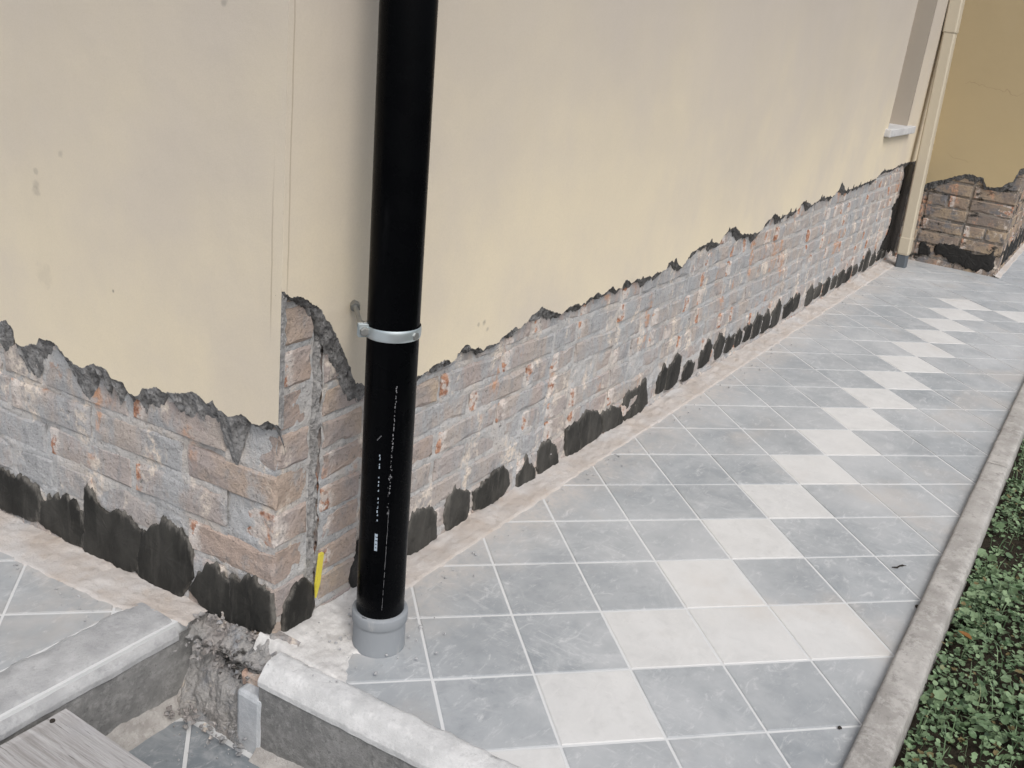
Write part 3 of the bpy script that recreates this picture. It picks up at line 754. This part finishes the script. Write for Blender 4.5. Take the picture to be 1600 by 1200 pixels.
END = [[(0,732),(22,742),(37,745),(58,764),(64,786),(62,812),(50,815),(0,795),(-30,775),(-30,722)],
 [(67,784),(80,776),(94,774),(124,799),(132,821),(133,858),(101,844),(62,817)],
 [(135,765),(150,780),(169,797),(191,795),(217,825),(221,862),(214,892),(187,896),(150,881),(133,859)],
 [(222,832),(240,822),(255,808),(270,817),(296,851),(301,900),(277,941),(244,930),(214,895)],
 [(316,889),(334,881),(349,896),(362,905),(366,974),(337,966),(319,951),(299,921)],
 [(362,905),(378,911),(405,911),(424,930),(427,975),(419,990),(392,984),(364,973)]]
for k, p in enumerate(END): blob(end_w, 0, p, seed=90 + k * 2.3, rise=.005, spk=.030, wide=1.09)
for k in range(7):                               # the same daubs go on along the end wall
    s = 1.46 + k * .165; w = .155; zt = .11 + .03 * n1(k * 1.7, 3)
    blob(end_w, 0, [(s, .01), (s + w * .5, -.01), (s + w, .012), (s + w, zt - .03), (s + w * .7, zt), (s + w * .35, zt - .012), (s + .005, zt - .04)], seed=160 + k, px=False, rise=.005, spk=.026)
blob(long_w, 1, [(442,948),(455,918),(472,900),(486,911),(489,945),(480,975),(455,1003),(440,996)], seed=121, rise=.009, spk=.010)
blob(bay_w, 0, [(.30, .05), (.24, .045), (.235, .10), (.27, .125), (.31, .12)], black_m, 'black_patch', seed=131, px=False, rise=.006, spk=.01, jit=.014)  # dark holes at the bay foot, their shade painted as black patches
blob(bay_w, 0, [(.21, .07), (.08, .035), (-.05, .02), (-.14, .025), (-.155, .10), (-.12, .145), (-.06, .115), (.0, .12), (.06, .13), (.13, .15), (.20, .14)], black_m, 'black_patch', seed=133, px=False, rise=.006, spk=.012, jit=.022)
blob(long_w, 1, [(5.02, .10), (5.2, .08), (5.475, .03), (5.475, .62), (5.30, .62), (5.2, .58), (5.24, .42), (5.12, .36), (5.16, .22)], black_m, 'black_patch', seed=135, px=False, rise=.006, spk=.02, jit=.03)
for k in range(7):
    s = 5.72 + k * .22 + random.uniform(-.03, .03); w = random.uniform(.12, .18)
    blob(bays_w, 0, [(s, .05), (s + w * .6, .035), (s + w, .06), (s + w * .95, .15), (s + w * .5, .17), (s + .01, .13)], black_m, 'black_patch', seed=140 + k, px=False, spk=.02)
blob(long_w, 1, [(543,905),(548,885),(556,868),(560,845),(566,840),(575,900),(572,940),(556,930)], black_m, 'black_patch', seed=151, rise=.004, spk=.004)  # dark hole behind the pipe, its shade painted as a black patch

# sandy mortar fillet at the foot of the walls
def fillet(wall, s0, s1, w0, ds, seed, zt=.042, blend=False):
    nu = int((s1 - s0) / ds)
    def fn(u, w):
        s = s0 + u * (s1 - s0)
        wd = w0 + (.012 if blend else .005) * fbm(s * 5, seed, 0) + .005 * fbm(s * 30, seed, 2)
        h = zt + .006 * fbm(s * 7, seed, 7)
        if blend: q = max(0, min(1, (s - .63) / .16)); q = q * q * (3 - 2 * q); wd = wd * (.60 + .40 * q); h *= .35 + .65 * q
        o = w * wd; pr = (1 - w) ** 1.35 if w < 1 else 0
        z = .0030 + h * pr + .0045 * fbm(s * 16, o * 16, seed, 4) * (1 - w ** 3) + .0042 * fbm(s * 60, o * 60, seed + 3) * (1 - w ** 6) - (.006 if w == 1 else 0)
        return wall.P(s, z, -TH - .012 + o)
    v, f = wall.grid(nu, 16, fn); f = [q[::-1] for q in f]
    return obj('mortar_fillet', mesh(v, f, strip_m, True), house)
fillet(long_w, .27, 5.46, .094, .012, 21, .006)
fillet(end_w, .61, 2.6, .118, .010, 22, .008, True)
fillet(bays_w, BX + .004, 9.3, .045, .03, 24, .012)

# cement bed spread round the foot of the black downpipe, and the broken footing at the corner
def bed(u, w):
    x, y = .006 + u * .319, .250 + w * .225
    d = math.hypot(x - .163, y - .291)
    e = fbm(x * 16, y * 16, 4, 4)
    edge = min((1 - u) / .30, w / .30, 1.2) + .45 * e
    q = max(0, min(1, edge * 1.6 - .25))
    z = -.008 + (.0125 + .016 * max(0, w - .5) + .010 * max(0, .25 - u) + .004 * e) * q + .0016 * fbm(x * 80, y * 80, 1) * q
    if u < .06: z -= .035 * (1 - u / .06) ** 1.5 * (1 + .5 * n1(y * 60, 2))
    return (x, y, z)
v, f = grid(70, 54, bed); obj('cement_bed', mesh(v, f, bed_m, True), house)
def footing(u, w):
    y = .392 + u * .246; t = w
    # profile from the bricks (t = 0) outwards and steeply down to the landing (t = 1)
    e = fbm(y * 13, t * 2.6, 8, 5); lip = .46 + .16 * fbm(y * 9, 2, 3)
    side = min(1, max(0, (y - .392) / .06)); reach = .078 + .034 * side * side * (3 - 2 * side)
    if t < lip: q = t / lip; x = .050 - q * reach * .62; z = .014 - .052 * q ** 1.3
    else:
        q = (t - lip) / (1 - lip); ledge = min(1, q / .07)
        x = .050 - reach * .62 + .022 * ledge * (1 - q) - reach * .38 * q ** .8; z = -.038 - .022 * ledge - (PIT + .06) * -1 * (q ** 1.1) if False else -.038 - .022 * ledge + (PIT + .050) * q ** 1.15
    k = min(1, t / .08)
    x -= .015 * e * k + .007 * fbm(y * 42, t * 9, 5, 4) * k; z += .010 * e * k + .006 * fbm(y * 46, t * 10, 9, 4) * k
    return (x, y, max(z, PIT - .012))
v, f = grid(110, 90, footing); obj('broken_footing', mesh(v, f, rubble_m, False, flip=False), house)
v, f = box(-.050, .03, .396, .462, PIT - .01, -.070, .009); obj('footing_block', mesh(v, f, concrete_m), house)
b = obj('brick', brick_mesh(.09, .07, .05, brick_pier_m), house, (0, 0, 0)); b.location = Vector((-.020, .475, -.105)) - WLOC[house]; b.rotation_euler = (.12, -.06, math.pi / -2 + .1)

# ------------------------------------------------------------------ black downpipe
PB, PT, PR = Vector((.163, .291, 0)), Vector((.167, .323, 1.2)), .0465
def paxis(z): return PB + (PT - PB) * (z / 1.2)
dp = tag(empty('downpipe', PB), 'glossy black round plastic downpipe standing in a grey socket in front of the house corner', 'downpipe')
v, f = tube([paxis(z) for z in [.05 + 3.2 * k / 40 for k in range(41)]], [PR] * 41, 64); obj('pipe', mesh(v, f, black_pvc, True), dp)
prof = [(.0455, -.02), (.0515, -.004), (.0518, .004), (.0516, .008), (.0514, .052), (.0516, .057), (.0535, .059), (.0545, .061), (.0548, .079), (.0538, .0825), (.050, .0835), (.0475, .080), (.047, .05)]
v, f = tube([paxis(z) for r, z in prof], [r for r, z in prof], 64, False); obj('socket', mesh(v, f, grey_pvc, True), dp)
def on_pipe(th, z, off=.0004):
    a = paxis(z); return a + Vector((math.cos(th), math.sin(th), 0)) * (PR + off)
VA = math.atan2(CAMPOS.y - PB.y, CAMPOS.x - PB.x)
def mark(th0, th1, z0, z1):
    n = 3; V = []
    for k in range(n + 1):
        for zz in (z0, z1): V.append(on_pipe(th0 + (th1 - th0) * k / n, zz))
    return V, [(2 * k, 2 * k + 2, 2 * k + 3, 2 * k + 1) for k in range(n)]
def zpx(y): return hit(600, y, 1, PB.y - .03).z
# printed block and the small illegible characters above it
T0 = VA - .34
zz = zpx(866); parts = []
for k in range(5): parts.append(mark(T0, T0 + .12, zz + .0075 * k, zz + .0075 * k + .0055))
parts.append(mark(T0, T0 + .03, zz, zz + .036)); parts.append(mark(T0 + .09, T0 + .12, zz, zz + .02))
v, f = join(*parts); obj('printed_block', mesh(v, f, print_m), dp); parts = []
z = zz + .062
for k in range(16):
    if random.random() < .8:
        h = random.uniform(.003, .006); a = T0 + .03 + random.uniform(0, .02)
        parts.append(mark(a, a + random.uniform(.02, .05), z, z + .0016)); parts.append(mark(a + random.uniform(0, .03), a + .045, z, z + h))
    z += random.uniform(.006, .011)
v, f = join(*parts); tag(obj('printed_marking', mesh(v, f, print_m), dp), kind='stuff')
parts = []
T1 = VA + .10
for k in range(90):
    z = .30 + random.random() ** .8 * .26
    if True:
        a = T1 + .14 * (z - .3) / .26 + random.gauss(0, .028 if z < .40 else .012); parts.append(mark(a, a + random.uniform(.006, .035), z, z + random.uniform(.0006, .0035)))
for k in range(40):
    z = .10 + k * .0055; a = T1 - .02 + .0022 * k + random.uniform(-.004, .004)
    if random.random() < .8: parts.append(mark(a, a + random.uniform(.006, .014), z, z + .0058))
parts += [mark(VA - .42 + .035 * k, VA - .385 + .035 * k, .455 + .0022 * k, .4565 + .0022 * k) for k in range(5)]
v, f = join(*parts); tag(obj('scuff_mark', mesh(v, f, scuff_m), dp), kind='stuff')
# pipe clamp with its ear, bolts and the rod into the wall
ZC = .650
cl = empty('pipe_clamp', paxis(ZC)); COL.objects.unlink(cl); WLOC.pop(cl); link(cl, dp, paxis(ZC))
def band(u, w):
    t = u * 2 * math.pi; a = paxis(ZC); tilt = .10
    r = PR + .0018 + .0012 * (1 - abs(2 * w - 1) ** 4)
    z = ZC - .0105 + w * .021 + tilt * PR * math.cos(t - VA - 1.2) * .4
    return (a.x + r * math.cos(t), a.y + r * math.sin(t), z)
v, f = grid(72, 8, band); obj('band', mesh(v, f, zinc_m, True), cl)
def ear(ang, sgn):
    a = paxis(ZC); d = Vector((math.cos(ang), math.sin(ang), 0)); t = Vector((-d.y, d.x, 0))
    bm = bmesh.new(); bmesh.ops.create_cube(bm, size=1)
    for v_ in bm.verts: v_.co = a + d * (PR + .007 + v_.co.x * .018) + t * (sgn * .003 + v_.co.y * .0025) + Vector((0, 0, v_.co.z * .021))
    bmesh.ops.bevel(bm, geom=bm.edges[:], offset=.0009, segments=1, affect='EDGES'); bm.verts.index_update()
    r = [v_.co.copy() for v_ in bm.verts], [tuple(q.index for q in f_.verts) for f_ in bm.faces]; bm.free(); return r
ang = VA - 1.28
v, f = join(ear(ang, 1.6), ear(ang, -1.2)); obj('ear', mesh(v, f, zinc_m), cl)
a = paxis(ZC); d = Vector((math.cos(ang), math.sin(ang), 0)); t = Vector((-d.y, d.x, 0)); c = a + d * (PR + .007)
wallp = Vector((a.x + .052, RY + .02, ZC + .014))
fr = -t if (-t).dot(CAMPOS - a) > 0 else t
v, f = join(tube([c + fr * .006, c + fr * .0065, c + fr * .0125, c + fr * .013], [.006, .0085, .0085, .006], 6), tube([c + fr * .008, c - fr * .012], [.0035, .0035], 10)); obj('bolt', mesh(v, f, steel_m), cl)
st = c - fr * .010; v, f = join(tube([st, wallp], [.0045, .0045], 12), tube([st + (wallp - st) * .02, st + (wallp - st) * .14], [.0082, .0082], 6), tube([st + (wallp - st) * .66, st + (wallp - st) * .78], [.0095, .0095], 6))
obj('rod', mesh(v, f, steel_m), cl)
a2 = VA + .92; d = Vector((math.cos(a2), math.sin(a2), 0)); c = paxis(ZC) + d * (PR + .002)
v, f = tube([c, c + d * .0035, c + d * .004], [.0075, .0075, .005], 6); obj('bolt', mesh(v, f, steel_m), cl)

# ------------------------------------------------------------------ beige square downpipe by the bay
bd = tag(empty('downpipe', (5.2, .33, 0)), 'beige square metal downpipe with dark grey shoe in the far corner by the ochre bay', 'downpipe')
def sq(z0, z1, hw, hd, b=.008, bot=0, top=0):
    def c(z): return (5.2, .335 + .044 * z / 1.2)
    V, Fc = [], []
    prof = [(-hw, -hd + b), (-hw + b, -hd), (hw - b, -hd), (hw, -hd + b), (hw, hd - b), (hw - b, hd), (-hw + b, hd), (-hw, hd - b)]
    for z, k in ((z0, bot), (z0 + .004, 0), (z1 - .004, 0), (z1, top)):
        for x, y in prof: V.append((c(z)[0] + x * (1 - k), c(z)[1] + y * (1 - k), z))
    for r in range(3):
        for k in range(8): q = (k + 1) % 8; Fc.append((r * 8 + k, r * 8 + q, r * 8 + 8 + q, r * 8 + 8 + k))
    Fc += [tuple(range(7, -1, -1)), tuple(24 + k for k in range(8))]
    return V, Fc
v, f = sq(.08, 1.50, .040, .033); obj('pipe', mesh(v, f, beige_m), bd)
v, f = sq(1.36, TOP, .044, .037, bot=.04); obj('sleeve', mesh(v, f, beige_m), bd)
v, f = sq(.085, .185, .0425, .0355, bot=.03, top=.06); obj('collar', mesh(v, f, beige_m), bd)
v, f = sq(-.01, .095, .036, .030); obj('shoe', mesh(v, f, dark_pvc), bd)

# ------------------------------------------------------------------ small things
# yellow pointed stick in the groove
a, b = hit(502, 864, 1, RY + TH - .012), hit(493, 934, 1, RY + TH - .012)
ax = (b - a); sd_ = Vector((ax.z, 0, -ax.x)).normalized(); V = []
for t, w in ((0, .0046), (.04, .0054), (.68, .0054), (1, .0012)):
    p = a + ax * t
    for q in (-1, 1):
        for dy in (-.003, .003): V.append(p + sd_ * (q * w) + Vector((0, dy * (1 if t < .9 else .4), 0)))
Fc = []
for r in range(3):
    o = r * 4
    for i, j in ((0, 1), (1, 3), (3, 2), (2, 0)): Fc.append((o + i, o + j, o + 4 + j, o + 4 + i))
Fc += [(0, 2, 3, 1), (12, 13, 15, 14)]
tag(obj('yellow_stick', mesh(V, Fc, yellow_m)), 'thin yellow pointed stick wedged upright in the rough mortar groove beside the black downpipe', 'stick')

# weathered board on bearers, laid over the landing against the left edging
ws = tag(empty('wooden_step', (-.45, .3, PIT)), 'weathered grey wooden board laid across the sunken landing against the white edging', 'board')
bm = bmesh.new()
v, f = grid(26, 50, lambda u, w: (-.74 + u * .432 + (.0018 * n1(w * 9, 1) if u == 1 else 0), -.35 + w * .958 + (.002 * n1(u * 30, 3) if w == 1 else 0), -.030 + .0012 * fbm(u * 26, w * 2.2, 1, 4) - (.003 if u in (0, 1) or w in (0, 1) else 0)))
n = len(v)
v2 = [(x, y, -.066) for x, y, z in v]; F2 = [q[::-1] for q in f]
m = 51
rim = [i * m for i in range(27)] + [26 * m + j for j in range(1, 51)] + [i * m + 50 for i in range(25, -1, -1)] + [j for j in range(49, 0, -1)]
sidef = [(rim[k], n + rim[k], n + rim[(k + 1) % len(rim)], rim[(k + 1) % len(rim)]) for k in range(len(rim))]
obj('plank', mesh(list(v) + v2, f + [tuple(n + i for i in q) for q in F2] + [q[::-1] for q in sidef], wood_m, True), ws)
for y in (-.22, .5):
    v, f = box(-.72, -.36, y - .03, y + .03, PIT - .001, -.067, .003); obj('bearer', mesh(v, f, wood_m), ws)
p = hit(82, 1126, 2, -.029)
v, f = tube([p + Vector((0, 0, -.004)), p + Vector((0, 0, .0012)), p + Vector((0, 0, .0016))], [.0045, .0045, .003], 12); obj('nail', mesh(v, f, twig_m), ws)

def twig(px, py, L, ang, label):
    p = hit(px, py, 2, .004); V, Fc = tube([p + Vector((math.cos(ang) * L * t, math.sin(ang) * L * t, .001 * math.sin(t * 9))) + Vector((0, .002 * math.sin(t * 7), 0)) for t in (-.5, -.2, .1, .3, .5)], [.0012, .0024, .0020, .0026, .001], 7)
    tag(obj('twig', mesh(V, Fc, twig_m)), label, 'twig')
twig(1405, 885, .045, -.6, 'small dark twig lying on a grey tile near the lawn kerb')
def clod(px, py, r, label, name='dirt_clod', mat=twig_m, z=0.0):
    p = hit(px, py, 2, z + r * .4); bm = bmesh.new(); bmesh.ops.create_icosphere(bm, subdivisions=2, radius=r)
    for q in bm.verts: q.co = Vector((q.co.x * 1.2, q.co.y, q.co.z * .55)) * (1 + .35 * n1(q.co.x / r * 1.3, q.co.y / r * 1.3, px))
    bm.verts.index_update(); V = [q.co + p for q in bm.verts]; Fc = [tuple(k.index for k in g.verts) for g in bm.faces]; bm.free()
    tag(obj(name, mesh(V, Fc, mat, True)), label, 'clod', None, 'dirt clods on the path')
clod(1312, 1137, .0042, 'tiny dark dirt clod on the grout line by the near end of the lawn kerb')
clod(1434, 948, .006, 'dark dirt clod against the inner side of the lawn kerb')
clod(1424, 1062, .0055, 'small dark dirt clod lying on top of the lawn kerb')

# loose crumbs of mortar
V, Fc = [], []
def crumb_at(x, y, z, r):
    o = len(V); q = [Vector((1, 0, 0)), Vector((0, 1, 0)), Vector((-1, 0, 0)), Vector((0, -1, 0)), Vector((0, 0, .8)), Vector((0, 0, -.6))]
    R = Matrix.Rotation(random.uniform(0, 6.3), 3, Vector((random.gauss(0, 1), random.gauss(0, 1), random.gauss(0, 1))).normalized())
    for p in q: V.append(Vector((x, y, z)) + R @ (p * r * random.uniform(.6, 1.3)))
    for t in ((0, 1, 4), (1, 2, 4), (2, 3, 4), (3, 0, 4), (1, 0, 5), (2, 1, 5), (3, 2, 5), (0, 3, 5)): Fc.append(tuple(o + i for i in t))
for _ in range(200): crumb_at(random.uniform(.3, 5.2), RY - .075 - abs(random.gauss(0, .03)), .004, abs(random.gauss(0, .0018)) + .0008)
for _ in range(110): crumb_at(LX - .115 - abs(random.gauss(0, .04)), random.uniform(.76, 1.5), .003, abs(random.gauss(0, .0014)) + .0006)
for _ in range(120): crumb_at(random.gauss(.14, .08), random.gauss(.30, .06), .009, abs(random.gauss(0, .0018)) + .0006)
for _ in range(60): crumb_at(-.052 - abs(random.gauss(0, .07)), random.gauss(.44, .12), PIT + .002, abs(random.gauss(0, .0018)) + .0008)
ok = [c for c in range(len(V) // 6)]
random.seed(5)
keepV, keepF = V, Fc; V, Fc = [], []
for _ in range(70): crumb_at(-.030 + random.gauss(0, .014), random.uniform(.45, .62), -.045 + random.gauss(0, .012), random.uniform(.003, .009))
for _ in range(60): crumb_at(-.075 + random.gauss(0, .016), random.uniform(.42, .61), PIT + .012 + random.random() * .03, random.uniform(.003, .008))
for _ in range(40): crumb_at(.01 + random.gauss(0, .016), random.uniform(.46, .62), .006 + random.gauss(0, .006), random.uniform(.003, .010))
tag(obj('rubble', mesh(V, Fc, rubble_m)), 'loose grey lumps of broken concrete at the foot of the house corner', 'rubble', 'stuff')
V, Fc = keepV, keepF
tag(obj('crumbs', mesh(V, Fc, edge_old_m)), 'pale crumbs of mortar scattered along the foot of the walls', 'crumbs', 'stuff')

# low plants over the lawn
V, Fc = [], []
OUT = [(0, 0), (.34, -.10), (.52, .16), (.46, .46), (.62, .66), (.34, .86), (0, 1.0), (-.34, .86), (-.62, .66), (-.46, .46), (-.52, .16), (-.34, -.10)]
OV = [(0, 0), (.30, .12), (.42, .42), (.30, .76), (0, 1.0), (-.30, .76), (-.42, .42), (-.30, .12)]
def leaf(x, y, z, r, shape):
    o = len(V); th = random.uniform(0, 6.283)
    R = Matrix.Rotation(th, 3, 'Z') @ Matrix.Rotation(random.gauss(.15, .38), 3, 'X') @ Matrix.Rotation(random.gauss(0, .3), 3, 'Y')
    cup = random.uniform(-.15, .35); c = Vector((0, .45, 0)); V.append(Vector((x, y, z)) + R @ ((c + Vector((0, 0, -.08))) * r))
    for a, b in shape: V.append(Vector((x, y, z)) + R @ (Vector((a, b, cup * a * a + .05 * random.random())) * r))
    n = len(shape)
    for k in range(n): Fc.append((o, o + 1 + k, o + 1 + (k + 1) % n))
random.seed(21)
for _ in range(60000):
    x = random.uniform(.2, 5.5); d = random.random() ** 1.25 * 1.5; y = -.645 - d
    cl_ = fbm(x * 2.6, y * 2.6, 3, 3)
    if cl_ < -.22 and random.random() < .8: continue
    if x > 2.2 and random.random() < .35: continue
    big = fbm(x * 4, y * 4, 9, 2) > .06
    r = random.uniform(.0055, .0135) * (random.uniform(1.5, 2.3) if big and random.random() < .35 else 1)
    leaf(x, y, -.072 + random.random() ** 1.3 * .048 + .02 * max(0, cl_), r, OUT if random.random() < .55 else OV)
for _ in range(9000):                     # grass blades between
    x = random.uniform(.2, 5.5); y = -.65 - random.random() * 1.5; h = random.uniform(.02, .07); a = random.uniform(0, 6.28); l = random.uniform(.01, .05)
    o = len(V); p = Vector((x, y, -.075)); q = Vector((math.cos(a), math.sin(a), 0)); w = Vector((-q.y, q.x, 0)) * .0014
    V.extend([p - w, p + w, p + q * l * .4 + Vector((0, 0, h * .7)) + w * .7, p + q * l * .4 + Vector((0, 0, h * .7)) - w * .7, p + q * l + Vector((0, 0, h))])
    Fc.extend([(o, o + 1, o + 2, o + 3), (o + 3, o + 2, o + 4)])
me = mesh(V, Fc, leaf_m); tag(obj('ground_cover', me, None, (3, -1.4, -.075)), 'low green leafy plants covering the lawn beyond the kerb', 'ground cover', 'stuff')
V, Fc = [], []
p = hit(1497, 985, 2, -.02); o0 = p
for k, (a, b) in enumerate(OV):
    pass
prof = [(0, 0), (.006, .012), (.009, .028), (.006, .045), (0, .058), (-.006, .045), (-.009, .028), (-.006, .012)]
R = Matrix.Rotation(2.2, 3, 'Z') @ Matrix.Rotation(.25, 3, 'X')
V = [p + R @ Vector((0, .028, -.003))] + [p + R @ Vector((a, b, .004 * abs(a) / .009)) for a, b in prof]
tag(obj('fallen_leaf', mesh(V, [(0, 1 + k, 1 + (k + 1) % 8) for k in range(8)], dry_m)), 'dry orange brown leaf lying on the green plants by the kerb', 'leaf')
